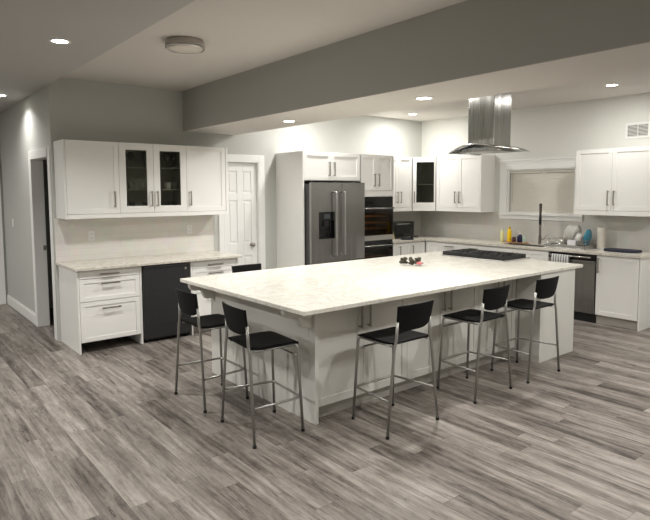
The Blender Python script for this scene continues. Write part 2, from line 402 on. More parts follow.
def cabinet(name, label, cat, loc, rotz, w, d, z0, z1, fronts, kick=0., mat='cab', rail=0., glassbox=False, lpanel=0., rpanel=0., group=None, shelves=(), kicky=.05, pf=0.):
    """origin at front-left corner on the floor plane of z0; local x to the right, y into the wall, door faces at y=0.
    fronts: (kind, x0, x1, z0, z1, hx, hz, hlen) with z absolute"""
    r = thing(name, label, cat, (loc[0], loc[1], z0), rotz, group)
    mt = M[mat]; H = z1-z0
    b0 = kick+rail
    m = MB(); a, b = lpanel, w-rpanel
    if glassbox:
        t = .018
        m.box(a, a+t, .021, d, b0, H).box(b-t, b, .021, d, b0, H).box(a+t, b-t, .021, d, b0, b0+t).box(a+t, b-t, .021, d, H-t, H).box(a+t, b-t, d-.01, d, b0+t, H-t)
        m.build('body', M['cabin'], r)
        for z in shelves: MB().box(a+t+.001, b-t-.001, .05, d-.012, z-z0-.008, z-z0).build('shelf', M['cabin'], r)
    else:
        m.box(a, b, .021, d, b0, H); m.build('body', mt, r, .001)
    if lpanel: MB().box(0, lpanel, pf, d, 0, H).build('side_panel', mt, r, .0015)
    if rpanel: MB().box(w-rpanel, w, pf, d, 0, H).build('side_panel', mt, r, .0015)
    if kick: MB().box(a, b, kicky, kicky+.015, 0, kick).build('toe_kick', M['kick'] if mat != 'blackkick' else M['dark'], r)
    if rail: MB().box(a, b, .001, .021, 0, rail-.002).box(a, b, .021, d, rail-.02, rail-.0005).build('light_rail', mt, r, .002)
    for k, fx0, fx1, fz0, fz1, hx, hz, hl in fronts:
        g = .0015; m = MB()
        f = shaker(m, fx0+g, fx1-g, fz0-z0+g, fz1-z0-g, .078 if k == 'glass' else .055 if k != 'drawer' else .045, k == 'glass')
        p = m.build('drawer_front' if k == 'drawer' else 'door', mt, r, .0012)
        if k == 'glass':
            MB().box(fx0+g+f-.004, fx1-g-f+.004, .008, .012, fz0-z0+f-.004, fz1-z0-f+.004).build('glass_pane', M['smoke'], p)
        if hx is not None: handle(p, hx, hz-z0, hl, k != 'drawer')
    return r
UT, UB, UD = 2.26, 1.409, 1.459
BU = 6.50; BF = 6.17
# --- bar uppers (front plane y = 6.50)
X0 = 1.688
cabinet('upper_cabinet', 'white upper cabinet with one plain door, leftmost over the bar counter', 'cabinet', (X0, BU), 0, 2.275-X0, BW-BU-.001, UB, UT,
        [('door', .02, 2.275-X0, UD, UT, 2.213-X0, 1.62, .18)], rail=UD-UB, lpanel=.018, group=None)
cabinet('upper_cabinet', 'white upper cabinet with two glass doors above the bar counter', 'cabinet', (2.275, BU), 0, 3.097-2.275, BW-BU-.001, UB, UT,
        [('glass', 0, .405, UD, UT, .37, 1.62, .18), ('glass', .405, .822, UD, UT, .44, 1.62, .18)], rail=UD-UB, glassbox=True, shelves=(1.73, 1.99))
cabinet('upper_cabinet', 'white upper cabinet with one plain door nearest the white panelled door', 'cabinet', (3.097, BU), 0, 3.667-3.097, BW-BU-.001, UB, UT,
        [('door', 0, .535, UD, UT, .04, 1.62, .18)], rail=UD-UB, rpanel=.03)
# glassware on the shelves behind the glass doors
def tumbler(label, group, kind):
    m = MB()
    if kind == 0: prof = [(.030, 0), (.036, .10), (.033, .10), (.028, .006), (.001, .006)]
    elif kind == 1: prof = [(.032, 0), (.032, .003), (.004, .006), (.004, .075), (.03, .10), (.038, .135), (.032, .18), (.030, .18), (.035, .135), (.001, .10)]
    else: prof = [(.036, 0), (.040, .085), (.037, .085), (.033, .005), (.001, .005)]
    o = m.lathe(prof, seg=16).build({0: 'tumbler', 1: 'wine_glass', 2: 'mug'}[kind], M['ware'] if kind == 2 else M['glassware'])
    return tag(o, label, {0: 'glass', 1: 'wine glass', 2: 'mug'}[kind], group)
M['glassware'] = glass('glassware', (200, 205, 202), .25, .1)
M['ware'] = simple('white_ceramic', (205, 203, 196), .25)
rows = [(0, 1.4785, 'tumblers on the bottom shelf of the bar glass cabinet', 'clear tumbler on the lowest level inside the glass-door bar cabinet', 6),
        (2, 1.7301, 'mugs on the middle shelf of the bar glass cabinet', 'pale mug on the middle shelf inside the glass-door bar cabinet', 6),
        (1, 1.9901, 'wine glasses on the top shelf of the bar glass cabinet', 'stemmed glass on the top shelf inside the glass-door bar cabinet', 6)]
for kd, z, grp, lab, n in rows:
    base = tumbler(lab, grp, kd)
    for k in range(n):
        o = base if k == 0 else base.copy()
        if k: COL.objects.link(o)
        o.location = (2.36+k*.125+(.03 if k > 2 else 0), 6.60+(k % 2)*.09, z)

# --- bar base units (front plane y = 6.17)
BD = BW-BF-.001
cabinet('drawer_cabinet', 'white three-drawer base cabinet at the left end of the bar', 'cabinet', (X0, BF), 0, 2.372-X0, BD, 0, .884,
        [('drawer', .02, .66, .792, .88, .33, .837, .2), ('drawer', .02, .66, .548, .788, .335, .735, .2), ('drawer', .02, .66, .118, .544, .34, .468, .2)],
        kick=.115, lpanel=.018, rpanel=.022, kicky=.45)
cabinet('drawer_cabinet', 'white three-drawer base cabinet right of the black mini fridge', 'cabinet', (2.962, BF), 0, 3.60-2.962, BD, 0, .884,
        [('drawer', .02, .61, .792, .88, .32, .828, .19), ('drawer', .02, .61, .548, .788, .32, .724, .19), ('drawer', .02, .61, .118, .544, .32, .468, .19)],
        kick=.115, lpanel=.018, rpanel=.022, kicky=.08)
ct = MB().box(1.655, 3.632, 6.118, BW-.001, .8855, .915).build('bar_countertop', M['granite'], None, .004)
tag(ct, 'beige speckled stone countertop over the bar drawers and black mini fridge', 'countertop')
# backsplash between bar counter and uppers
o = MB().box(XW+.001, 3.64, BW-.012, BW-.0008, .9155, UB-.001).build('bar_backsplash', M['barsplash'])
tag(o, 'cream tiled backsplash behind the bar counter', 'backsplash')
# mini fridge
mf = thing('mini_fridge', 'black mini fridge under the bar counter between two drawer units', 'fridge', (2.378, 6.15, 0))
MB().box(0, .572, .05, .66, .02, .862).build('body', M['fridgeblack'], mf, .006)
dr = MB().box(.002, .570, 0, .046, .045, .872).build('door', M['fridgeblack'], mf, .012)
MB().box(.03, .54, .004, .03, .872, .878).build('grip', M['dark'], mf, .002)
bd = MB().lathe([(.016, 0), (.016, .002), (.013, .003), (.001, .003)], seg=20)
bd.v = [(.512+x, -.0003-z, .815+y) for x, y, z in bd.v]; bd.build('badge', M['chrome'], dr)['label'] = 'small round silver badge'
for fx in (.05, .52):
    for fy in (.08, .60): MB().lathe([(.018, 0), (.018, .02)], fx, fy, 12).build('foot', M['dark'], mf)

# --- fridge / oven surround
QX0, QX1, QY, QT = 4.663, 6.418, 6.23, 2.245
QD = BW-QY-.001
o = MB().box(QX0, QX0+.024, QY, BW-.001, 0, QT).build('tall_side_panel', M['cab'], None, .002)
tag(o, 'tall white side panel left of the stainless refrigerator', 'panel')
cabinet('upper_cabinet', 'white two-door cabinet directly above the stainless refrigerator', 'cabinet', (QX0+.0245, QY), 0, 5.715-QX0-.0245, QD, 1.845, QT,
        [('door', .0, .482, 1.853, QT, 5.119-QX0-.0245, 2.01, .2), ('door', .482, 1.025, 1.853, QT, 5.21-QX0-.0245, 2.01, .2)])
t = thing('oven_cabinet', 'tall white cabinet housing the built-in double oven', 'cabinet', (5.7155, QY, 0))
W = QX1-5.7155
m = MB().box(0, .02, .0, QD, 0, QT).box(W-.02, W, .0, QD, 0, QT)
m.build('side_panel', M['cab'], t, .0015)
MB().box(.02, W-.02, .021, QD, 1.645, QT).box(.02, W-.02, .021, QD, .10, .535).box(.02, W-.02, QD-.02, QD, .535, 1.645).box(.02, W-.02, .003, .021, 1.617, 1.70).build('body', M['cab'], t, .001)
for a, b, hx in ((.003, .33, .285), (.33, W-.003, .372)):
    m = MB(); shaker(m, a+.0015, b-.0015, 1.706, QT); p = m.build('door', M['cab'], t, .0012); handle(p, hx, 1.865, .19)
m = MB(); shaker(m, .003, W-.003, .12, .53, .05); p = m.build('drawer_front', M['cab'], t, .0012); handle(p, W/2, .45, .19, False)
MB().box(.02, W-.02, .06, .075, 0, .10).build('toe_kick', M['kick'], t)
# double oven
ov = thing('double_oven', 'black and stainless built-in double oven beside the refrigerator', 'oven', (5.7155+.021, QY, .537))
OW = W-.042; zb = .537
def ob(mb, name, mat, par=None, bev=0., lab=None):
    o = mb.build(name, mat, par or ov, bev)
    if lab: o['label'] = lab
    return o
def Z(z): return z-zb
M['ovencav'] = simple('oven_cavity', (58, 50, 40), .4)
m = MB()
for z0_, z1_ in ((1.0, 1.44), (.56, .86)):
    m.box(.03, .05, .03, .52, Z(z0_), Z(z1_)).box(OW-.05, OW-.03, .03, .52, Z(z0_), Z(z1_)).box(.05, OW-.05, .50, .52, Z(z0_), Z(z1_)).box(.05, OW-.05, .03, .50, Z(z0_), Z(z0_)+.01).box(.05, OW-.05, .03, .50, Z(z1_)-.01, Z(z1_))
ob(m, 'oven_cavity', M['ovencav'])
for zc in (1.12, 1.21, 1.31, .70):
    m = MB()
    for k in range(10): m.box(.055+k*(OW-.12)/9, .059+k*(OW-.12)/9, .06, .48, Z(zc), Z(zc)+.004)
    for k in range(2): m.box(.052, OW-.052, .06+k*.41, .066+k*.41, Z(zc)-.003, Z(zc)+.006)
    ob(m, 'oven_rack', M['rack'] if 'rack' in M else M.setdefault('rack', simple('oven_rack', (214, 160, 96), .3, .6)))
cp = ob(MB().box(0, OW, -.012, .028, Z(1.462), Z(1.609)), 'control_panel', M['blackgloss'], bev=.002)
def oven_door(z0, z1, zh):
    m = MB(); f = .035
    fb = .075 if z0 > .9 else .06
    m.box(0, f, -.022, .028, Z(z0)+fb, Z(z1)).box(OW-f, OW, -.022, .028, Z(z0)+fb, Z(z1)).box(f, OW-f, -.022, .028, Z(z1)-.06, Z(z1))
    o = ob(m, 'oven_door', M['blackgloss'], bev=.002)
    ob(MB().box(0, OW, -.023, .028, Z(z0), Z(z0)+fb-.001), 'door_band', M['steel'], o, .001, 'stainless strip along the foot of the oven door')
    ob(MB().box(f+.001, OW-f-.001, -.016, -.010, Z(z0)+fb+.001, Z(z1)-.061), 'door_window', M['ovenglass'], o)
    m = MB().tube([(.02, -.058, Z(zh)), (OW-.02, -.058, Z(zh))], .010, 12)
    for x in (.05, OW-.05): m.tube([(x, -.022, Z(zh)), (x, -.058, Z(zh))], .007, 8)
    ob(m, 'handle', M['chrome'], o)
M['ovenglass'] = glass('oven_door_glass', (205, 196, 180), .02)
oven_door(.955, 1.455, 1.44)
ob(MB().box(0, OW, -.010, .028, Z(.905), Z(.952)), 'vent_strip', M['blackgloss'], bev=.001)
oven_door(.545, .90, .878)
ll = bpy.data.lights.new('oven_bulb', 'POINT'); ll.energy = 1.6; ll.color = (1., .62, .3); ll.shadow_soft_size = .02
lo = bpy.data.objects.new('oven_bulb', ll); COL.objects.link(lo); lo.parent = ov; lo.location = (.10, .2, Z(1.39))

# --- refrigerator
fr = thing('refrigerator', 'stainless french-door refrigerator with a water and ice dispenser', 'refrigerator', (4.694, 6.08, 0))
FW = .985
MB().box(.012, FW+.01, .05, .76, .02, 1.80).build('cabinet', simple('fridge_side_grey', (70, 70, 70), .5), fr, .004)
sp = 5.236-4.694
def fdoor(x0, x1, z0, z1, disp=False):
    m = MB(); n = 8; D = .022
    # slightly convex front
    pts = []
    for k in range(n+1):
        t = k/n; x = x0+(x1-x0)*t; y = .006*(2*t-1)**2; pts.append((x, y))
    if not disp:
        m.prism(pts+[(x1, .045), (x0, .045)], 2, z0, z1)
        return m.build('door', M['dsteel'], fr, .006)
    return None
# left door has a recess for the dispenser: built of four slabs round the opening
dx0, dx1, dz0, dz1 = .128, .412, 1.045, 1.415
m = MB()
m.box(.0, dx0, 0, .045, .72, 1.82).box(dx1, sp-.003, 0, .045, .72, 1.82).box(dx0, dx1, 0, .045, .72, dz0).box(dx0, dx1, 0, .045, dz1, 1.82).box(dx0, dx1, .040, .045, dz0, dz1)
ld = m.build('door', M['dsteel'], fr)
dp = MB().box(dx0+.002, dx1-.002, -.003, .030, dz1-.12, dz1-.002).box(dx0+.002, dx0+.02, -.003, .030, dz0+.002, dz1-.12).box(dx1-.02, dx1-.002, -.003, .030, dz0+.002, dz1-.12).box(dx0+.02, dx1-.02, -.003, .030, dz0+.002, dz0+.025).box(dx0+.02, dx1-.02, .030, .038, dz0+.025, dz1-.12)
dd = dp.build('dispenser', M['blackgloss'], ld, .002)
MB().box(dx0+.10, dx0+.18, .006, .029, dz1-.20, dz1-.121).build('spout', M['dark'], ld)
MB().box(dx0+.09, dx0+.19, -.0045, -.0032, dz1-.09, dz1-.03).build('display', simple('dispenser_display', (60, 66, 70), .1), ld)
rd = fdoor(sp+.003, FW, .72, 1.82)
fz = MB().box(.0, FW, 0, .045, .05, .712).build('freezer_drawer', M['dsteel'], fr, .006)
def bar_handle(par, x, z0, z1):
    m = MB().tube(fillet([(x, .0, z0), (x, -.055, z0+.004), (x, -.055, z1-.004), (x, .0, z1)], .012, 3), .0115, 12)
    m.build('handle', M['steel'], par)
bar_handle(ld, 5.092-4.694, .80, 1.69); bar_handle(rd, 5.203-4.694+.045, .80, 1.69)
MB().tube(fillet([(.1, 0, .65), (.1, -.055, .65), (FW-.1, -.055, .65), (FW-.1, 0, .65)], .012, 3), .0115, 12).build('handle', M['steel'], fz)
for x in (.06, FW-.1): MB().box(x, x+.05, .05, .11, 1.8205, 1.835).build('hinge_cover', M['dark'], fr)

# --- corner uppers
WUT, WUR = 2.245, 1.385
UX = 7.44
cabinet('upper_cabinet', 'white two-door upper cabinet between the oven and the diagonal glass corner cabinet', 'cabinet', (QX1+.001, BU), 0, 7.14-QX1-.001, BW-BU-.001, 1.365, UT,
        [('door', .005, .392, 1.43, UT, .353, 1.595, .19), ('door', .392, .715, 1.43, UT, .435, 1.595, .19)], rail=.065)
# diagonal corner unit
c0 = Vector((7.142, BU)); c1 = Vector((UX, 6.238)); dv = c1-c0; L_ = dv.length; ang = math.atan2(dv.y, dv.x)
cc = thing('corner_cabinet', 'white diagonal corner wall cabinet with a narrow dark glass door', 'cabinet', (c0.x, c0.y, 1.365), ang)
inv = Matrix.Rotation(-ang, 2)
def lc(x, y):
    q = inv @ (Vector((x, y))-c0); return (q.x, q.y)
ft = .022
poly = [lc(7.142, BW-.002), lc(7.142, BU+.01), lc(UX+.01, 6.238), lc(XR-.002, 6.238), lc(XR-.002, BW-.002)]
H = UT-1.365
def inset(z0, z1): return MB().prism(poly, 2, z0, z1)
m = inset(.065, .083)
for z in (.44,): pass
m.prism(poly, 2, H-.018, H)
# side and back walls
for (a, b) in ((0, 1), (2, 3), (3, 4), (4, 0)):
    pa, pb = Vector(poly[a]), Vector(poly[b]); dd_ = (pb-pa).normalized(); nn = Vector((-dd_.y, dd_.x))*.012
    cen = sum((Vector(p) for p in poly), Vector((0, 0)))/5
    if (cen-pa).dot(nn) < 0: nn = -nn
    m.prism([tuple(pa), tuple(pb), tuple(pb+nn), tuple(pa+nn)], 2, .083, H-.018)
m.build('body', M['cabin'], cc)
MB().prism([(p[0]*.93+.014, p[1]*.93+.02) for p in poly], 2, .44, .448).build('shelf', M['cabin'], cc)
m = MB()
dz0 = 1.43-1.365
m2 = MB(); f_ = .105
g0, g1 = .07, L_-.035
m2.box(.012, g0, 0, .02, dz0, H).box(g1-.0, L_-.01, 0, .02, dz0, H).box(g0, g1, 0, .02, dz0, dz0+.075).box(g0, g1, 0, .02, H-.085, H)
dcc = m2.build('door', M['cab'], cc, .0012)
MB().box(g0-.003, g1+.003, .008, .012, dz0+.07, H-.08).build('glass_pane', M['smoke'], dcc)
handle(dcc, .035, 1.595-1.365, .19)
MB().box(.012, L_-.01, 0, .02, 0, dz0-.002).build('light_rail', M['cab'], cc, .002)
# window wall uppers: local x runs toward -Y
R90 = -PI/2
cabinet('upper_cabinet', 'white two-door upper cabinet left of the window, behind the range hood', 'cabinet', (UX, 6.236), R90, 6.236-5.35, XR-UX-.001, 1.365, UT,
        [('door', .005, .45, 1.43, UT, .405, 1.595, .19), ('door', .45, .866, 1.43, UT, .49, 1.595, .19)], rail=.065, rpanel=.018)
cabinet('upper_cabinet', 'white two-door upper cabinet at the right edge, under the wall vent', 'cabinet', (UX, 3.852), R90, 3.852-2.885, XR-UX-.001, 1.375, 2.232,
        [('door', .003, .48, 1.435, 2.232, .445, 1.60, .19), ('door', .48, .95, 1.435, 2.232, .52, 1.60, .19)], rail=.06, lpanel=.018 if False else 0, rpanel=.016)

# --- L-shaped base run
RF = 7.187
FY = 6.235
cabinet('base_cabinet', 'white two-door base cabinet beside the ovens, below the toaster oven', 'cabinet', (QX1+.001, FY), 0, 7.18-QX1-.001, BW-FY-.001, 0, .884,
        [('door', .005, .395, .115, .872, .145, .73, .2), ('door', .395, .755, .115, .872, .44, .73, .2)], kick=.11)
cabinet('base_cabinet', 'white corner base cabinet with a blank front at the inner corner', 'cabinet', (RF, FY-.001), R90, FY-.001-5.975, XR-RF-.001, 0, .884,
        [('door', .0, .257, .115, .872, None, 0, 0)], kick=.11)
cabinet('drawer_cabinet', 'white drawer base cabinet nearest the inner corner of the counter', 'cabinet', (RF, 5.974), R90, .46, XR-RF-.001, 0, .884,
        [('drawer', .0, .46, .70, .872, .24, .822, .16), ('drawer', .0, .46, .41, .697, .24, .64, .16), ('drawer', .0, .46, .115, .407, .24, .35, .16)], kick=.11)
cabinet('drawer_cabinet', 'white drawer base cabinet just left of the sink cabinet', 'cabinet', (RF, 5.513), R90, .46, XR-RF-.001, 0, .884,
        [('drawer', .0, .46, .70, .872, .24, .822, .16), ('drawer', .0, .46, .41, .697, .24, .64, .16), ('drawer', .0, .46, .115, .407, .24, .35, .16)], kick=.11)
SKY0, SKY1, SKX0, SKX1 = 4.22, 4.90, 7.30, 7.62
sk = thing('sink_cabinet', 'white sink base cabinet with two doors left of the dishwasher', 'cabinet', (RF, 5.052, 0), R90)
Ws = 5.052-4.062
MB().box(0, .018, .021, XR-RF-.001, .11, .884).box(Ws-.018, Ws, .021, XR-RF-.001, .11, .884).box(.018, Ws-.018, .021, XR-RF-.001, .11, .128).box(.018, Ws-.018, .021, .04, .80, .884).build('body', M['cab'], sk)
for a, b, hx in ((0, Ws/2, Ws/2-.04), (Ws/2, Ws, Ws/2+.04)):
    m = MB(); shaker(m, a+.0015, b-.0015, .115, .872); p = m.build('door', M['cab'], sk, .0012); handle(p, hx, .73, .19)
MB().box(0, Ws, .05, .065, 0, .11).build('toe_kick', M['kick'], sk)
cabinet('base_cabinet', 'white single-door base cabinet at the right end, beside the dishwasher', 'cabinet', (RF, 3.412), R90, 3.412-2.872, XR-RF-.001, 0, .884,
        [('door', .003, .515, .118, .878, .035, .755, .19)], kick=.115, rpanel=.02)
# counter tops (L) with sink cut-out
m = MB(); zc0, zc1 = .8855, .915; xf = 7.16; yf = 6.20
m.box(QX1+.001, XR-.001, yf, BW-.001, zc0, zc1).box(xf, XR-.001, SKY1, yf, zc0, zc1).box(xf, SKX0, SKY0, SKY1, zc0, zc1).box(SKX1, XR-.001, SKY0, SKY1, zc0, zc1).box(xf, XR-.001, 2.85, SKY0, zc0, zc1)
o = m.build('kitchen_countertop', M['granite']); tag(o, 'L-shaped beige speckled stone countertop along the window wall', 'countertop')
s = thing('sink', 'undermount steel sink set in the counter below the window', 'sink', ((SKX0+SKX1)/2, (SKY0+SKY1)/2, .70))
hx, hy = (SKX1-SKX0)/2-.002, (SKY1-SKY0)/2-.002
MB().box(-hx, -hx+.004, -hy, hy, .0, .205).box(hx-.004, hx, -hy, hy, .0, .205).box(-hx+.004, hx-.004, -hy, -hy+.004, .0, .205).box(-hx+.004, hx-.004, hy-.004, hy, .0, .205).box(-hx, hx, -hy, hy, -.004, 0).build('basin', M['steel'], s)
MB().lathe([(.04, 0), (.04, .004), (.01, .006)], 0, 0, 20, .0005).build('drain', M['chrome'], s)
# backsplashes
o = MB().box(QX1+.001, XR-.013, BW-.012, BW-.0008, .9155, 1.364).build('backsplash', M['splash_b']); tag(o, 'grey tiled backsplash behind the toaster oven, right of the ovens', 'backsplash')
o = MB().box(XR-.012, XR-.0008, 5.256, BW-.001, .9155, 1.364).box(XR-.012, XR-.0008, 3.894, 5.256, .9155, 1.26).box(XR-.012, XR-.0008, 2.86, 3.894, .9155, 1.374).build('backsplash', M['splash_r']); tag(o, 'grey tiled backsplash below the window along the sink counter', 'backsplash')

# --- dishwasher
dw = thing('dishwasher', 'stainless dishwasher with a bar handle under the sink counter', 'dishwasher', (RF-.005, 4.057, 0), R90)
MB().box(.003, .637, .03, .55, .10, .868).build('body', M['dark'], dw)
dd = MB().box(.003, .634, -.008, .029, .12, .80).build('door', M['dsteel'], dw, .004)
MB().box(.003, .634, -.008, .029, .803, .862).build('control_panel', M['blackgloss'], dw, .002)
m = MB().tube([(.04, -.05, .845), (.60, -.05, .845)], .010, 12)
for x in (.07, .57): m.tube([(x, -.008, .845), (x, -.05, .845)], .007, 8)
m.build('handle', M['chrome'], dd)
MB().box(.003, .637, .04, .055, 0, .10).build('toe_kick', M['dark'], dw)
# tea towel hanging over its handle
M['towel'] = simple('striped_towel', (200, 200, 198), .9)
nt = M['towel'].node_tree; b_ = nt.nodes['Principled BSDF']; wv = nt.nodes.new('ShaderNodeTexWave'); wv.wave_type = 'BANDS'; wv.bands_direction = 'X'
wv.inputs['Scale'].default_value = 9; tcn = nt.nodes.new('ShaderNodeTexCoord'); nt.links.new(tcn.outputs['Object'], wv.inputs['Vector'])
crn = nt.nodes.new('ShaderNodeValToRGB'); crn.color_ramp.elements[0].position = .35; crn.color_ramp.elements[0].color = lin((120, 126, 134)); crn.color_ramp.elements[1].position = .5; crn.color_ramp.elements[1].color = lin((214, 212, 208))
nt.links.new(wv.outputs['Fac'], crn.inputs[0]); nt.links.new(crn.outputs[0], b_.inputs['Base Color'])
m = MB(); nx, prof = 14, [(-.036, -.20), (-.036, -.05), (-.038, -.012), (-.044, .006), (-.050, .0115), (-.056, .006), (-.063, -.012), (-.065, -.06), (-.067, -.155)]
for i in range(nx+1):
    for j, (y, z) in enumerate(prof):
        x = .075+.235*i/nx; m.v.append((x, y-.003*math.sin(i*1.7)*(abs(z) > .03), .845+z))
for i in range(nx):
    for j in range(len(prof)-1):
        a = i*len(prof)+j; m.f.append((a, a+1, a+len(prof)+1, a+len(prof))); m.sm.append(True)
tw = m.build('tea_towel', M['towel'], None, loc=(RF-.005, 4.057, 0), rotz=R90, solid=.004)
tag(tw, 'grey and white striped towel hanging from the dishwasher handle', 'towel')

# ------------------------------------------------------------------ island
IX0, IX1, IY0, IY1 = 2.20, 5.894, 2.935, 4.805
PX0, PX1 = 2.481, 5.766
o = MB().box(IX0, IX1, IY0, IY1, .8855, .917).build('island_countertop', M['quartz'], None, .004)
tag(o, 'large white veined quartz countertop of the kitchen island', 'countertop')
isl = thing('kitchen_island', 'white kitchen island base with door pairs and a thick right end leg', 'island', (PX0, 3.18, 0))
def ib(mb, name, mat='isl', bev=.0015, par=None, lab=None):
    mb.v = [(x-PX0, y-3.18, z) for x, y, z in mb.v]
    o = mb.build(name, M[mat], par or isl, bev)
    if lab: o['label'] = lab
    return o
ib(MB().box(PX0, PX0+.03, 3.18, 4.76, 0, .885), 'end_panel')
ib(MB().box(PX0+.0305, 5.106, 3.246, 4.70, .10, .885), 'body')
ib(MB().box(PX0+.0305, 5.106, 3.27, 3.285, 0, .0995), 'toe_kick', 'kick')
ib(MB().box(5.107, PX1, 2.955, 4.76, 0, .885), 'end_leg', lab='thick white block leg carrying the right end of the counter')
ib(MB().box(PX0+.0305, 5.106, 3.226, 3.2455, .872, .885), 'top_rail')
xs = [PX0+.033, 3.50, 4.48, 5.104]
for a, b in zip(xs[:-1], xs[1:]):
    mid = {0: 2.998, 1: 3.99, 2: 4.80}[xs.index(a)]
    for c, e, h in ((a, mid, mid-.045), (mid, b, mid+.045)):
        m = MB(); shaker(m, c+.0015-PX0, e-.0015-PX0, .103, .868, .06, y=3.2255-3.18)
        p = m.build('door', M['isl'], isl, .0012)
        handle(p, h-PX0, .735, .19, y=3.2255-3.18)
# scalloped corbels under the overhang at the seating end
def corbel_pts():
    pts = [(PX0-.0005, .885), (2.235, .885), (2.235, .862)]
    def arc(cx, cz, r, a0, a1, n=7): return [(cx+r*math.cos(math.radians(a0+(a1-a0)*k/n)), cz+r*math.sin(math.radians(a0+(a1-a0)*k/n))) for k in range(n+1)]
    pts += arc(2.285, .862, .05, 180, 270)
    pts += arc(2.325, .772, .04, 90, 0)[1:]
    pts += [(2.372, .765)]
    pts += arc(2.412, .765, .04, 180, 270)[1:]
    pts += arc(2.43, .665, .06, 90, 20)[1:]
    pts += [(PX0-.0005, .62)]
    return pts
for yy in (3.235, 4.70):
    ib(MB().prism(corbel_pts(), 1, yy-.022, yy+.022), 'corbel')

# cooktop
ck = thing('cooktop', 'black gas cooktop with cast grates on the island below the hood', 'cooktop', (5.685, 4.03, .917))
MB().box(-.255, .285, -.43, .43, .0003, .012).build('base_plate', M['steel'], ck, .003)
MB().box(-.250, .215, -.425, .425, .0125, .018).build('burner_pan', M['blackgloss'], ck, .002)
for k in range(3):
    y0 = -.42+k*.281; m = MB(); h0, h1 = .040, .054
    m.box(-.245, -.233, y0, y0+.276, .020, h1).box(.198, .210, y0, y0+.276, .020, h1).box(-.233, .198, y0, y0+.012, .020, h1).box(-.233, .198, y0+.264, y0+.276, .020, h1)
    for q in (.07, .138, .206): m.box(-.233, .198, y0+q-.005, y0+q+.005, h0, h1)
    for q in (-.13, -.018, .094): m.box(q-.005, q+.005, y0+.012, y0+.264, h0, h1)
    for (px_, py_) in ((-.239, y0+.006), (.204, y0+.006), (-.239, y0+.27), (.204, y0+.27)): m.box(px_-.008, px_+.008, py_-.006, py_+.006, .0182, .022)
    m.build('grate', M['dark'], ck, .0015)
for (x, y, r) in ((-.12, -.28, .045), (.09, -.28, .035), (-.02, 0, .055), (-.12, .28, .035), (.09, .28, .045)):
    MB().lathe([(r, 0), (r, .008), (r*.7, .009), (r*.7, .015), (.001, .015)], x, y, 20, .0182).build('burner', M['dark'], ck)
for k in range(5):
    MB().lathe([(.02, 0), (.02, .006), (.015, .008), (.014, .032), (.001, .033)], .252, -.30+k*.085, 16, .0122).build('knob', M['chrome'], ck)

# ornament on the island
M['leaf'] = simple('dark_leaf', (62, 58, 44), .6); M['pink'] = simple('pink_petals', (206, 110, 112), .6)
M['dish'] = simple('pale_dish', (228, 205, 186), .3)
sg = thing('flower_sprig', 'small dark green sprig with a pink flower lying on the island', 'flower', (4.475, 4.06, .917)); sg.scale = (1.15, 1.15, 1.5)
m = MB()
random.seed(3)
dirv = Vector((.62, -.78)).normalized()
for c, n in ((-.08, 14), (-.015, 16), (.055, 14)):
    for k in range(n):
        p = (dirv.x*c+random.uniform(-.022, .022), dirv.y*c+random.uniform(-.022, .022), .022+random.uniform(-.008, .028))
        m.ball(p, random.uniform(.014, .024), random.uniform(.012, .020), random.uniform(.008, .014), 8, 5)
m.build('leaves', M['leaf'], sg)
MB().tube([(dirv.x*-.11, dirv.y*-.11, .012), (0, 0, .02), (dirv.x*.10, dirv.y*.10, .018)], .004, 6).build('stem', M['leaf'], sg)
m = MB()
for k in range(7):
    a = k*2*PI/7; m.ball((dirv.x*.06-.03+.016*math.cos(a), dirv.y*.06-.03+.016*math.sin(a), .018), .014, .014, .007, 8, 5)
m.ball((dirv.x*.06-.03, dirv.y*.06-.03, .022), .012, .012, .012, 8, 5)
m.build('flower_head', M['pink'], sg)

# ------------------------------------------------------------------ range hood
HX, HY = 5.68, 3.985
hd = thing('range_hood', 'stainless island range hood with a curved glass canopy', 'range hood', (HX, HY, 2.10))
t0 = ZK-2.10-.001
MB().box(-.165, .165, -.175, .175, .09, t0).build('chimney', M['hsteel'], hd, .004)
MB().box(-.1665, -.1655, -.179, -.172, .09, t0).box(-.168, -.158, -.1775, -.1755, .09, t0).build('chimney_seam', M['chrome'], hd)['label'] = 'bright vertical edge of the chimney'
m = MB(); n = 20
gx0, gx1, gy = -.31, .33, .35
def gz(t): return .120-.085*(abs(t)**2.0)
for i in range(n+1):
    t = -1+2*i/n
    for x in (gx0, gx1):
        sh = (1-.10*abs(t)**3)
        m.v.append((x*sh, t*gy, gz(t)))
for i in range(n):
    a = i*2; m.f.append((a, a+1, a+3, a+2)); m.sm.append(True)
m.build('glass_canopy', M['hoodglass'], hd, solid=.008)
m = MB(); m.tube([(gx0*(1-.10*abs(-1+2*i/n)**3)-.002, (-1+2*i/n)*gy, gz(-1+2*i/n)) for i in range(n+1)], .009, 8)
m.build('canopy_rim', M['chrome'], hd)
MB().box(-.235, .235, -.25, .25, .045, .085).build('hood_body', M['hsteel'], hd, .006)
MB().box(-.20, .20, -.215, .215, .040, .0448).build('filter', M['steel'], hd)

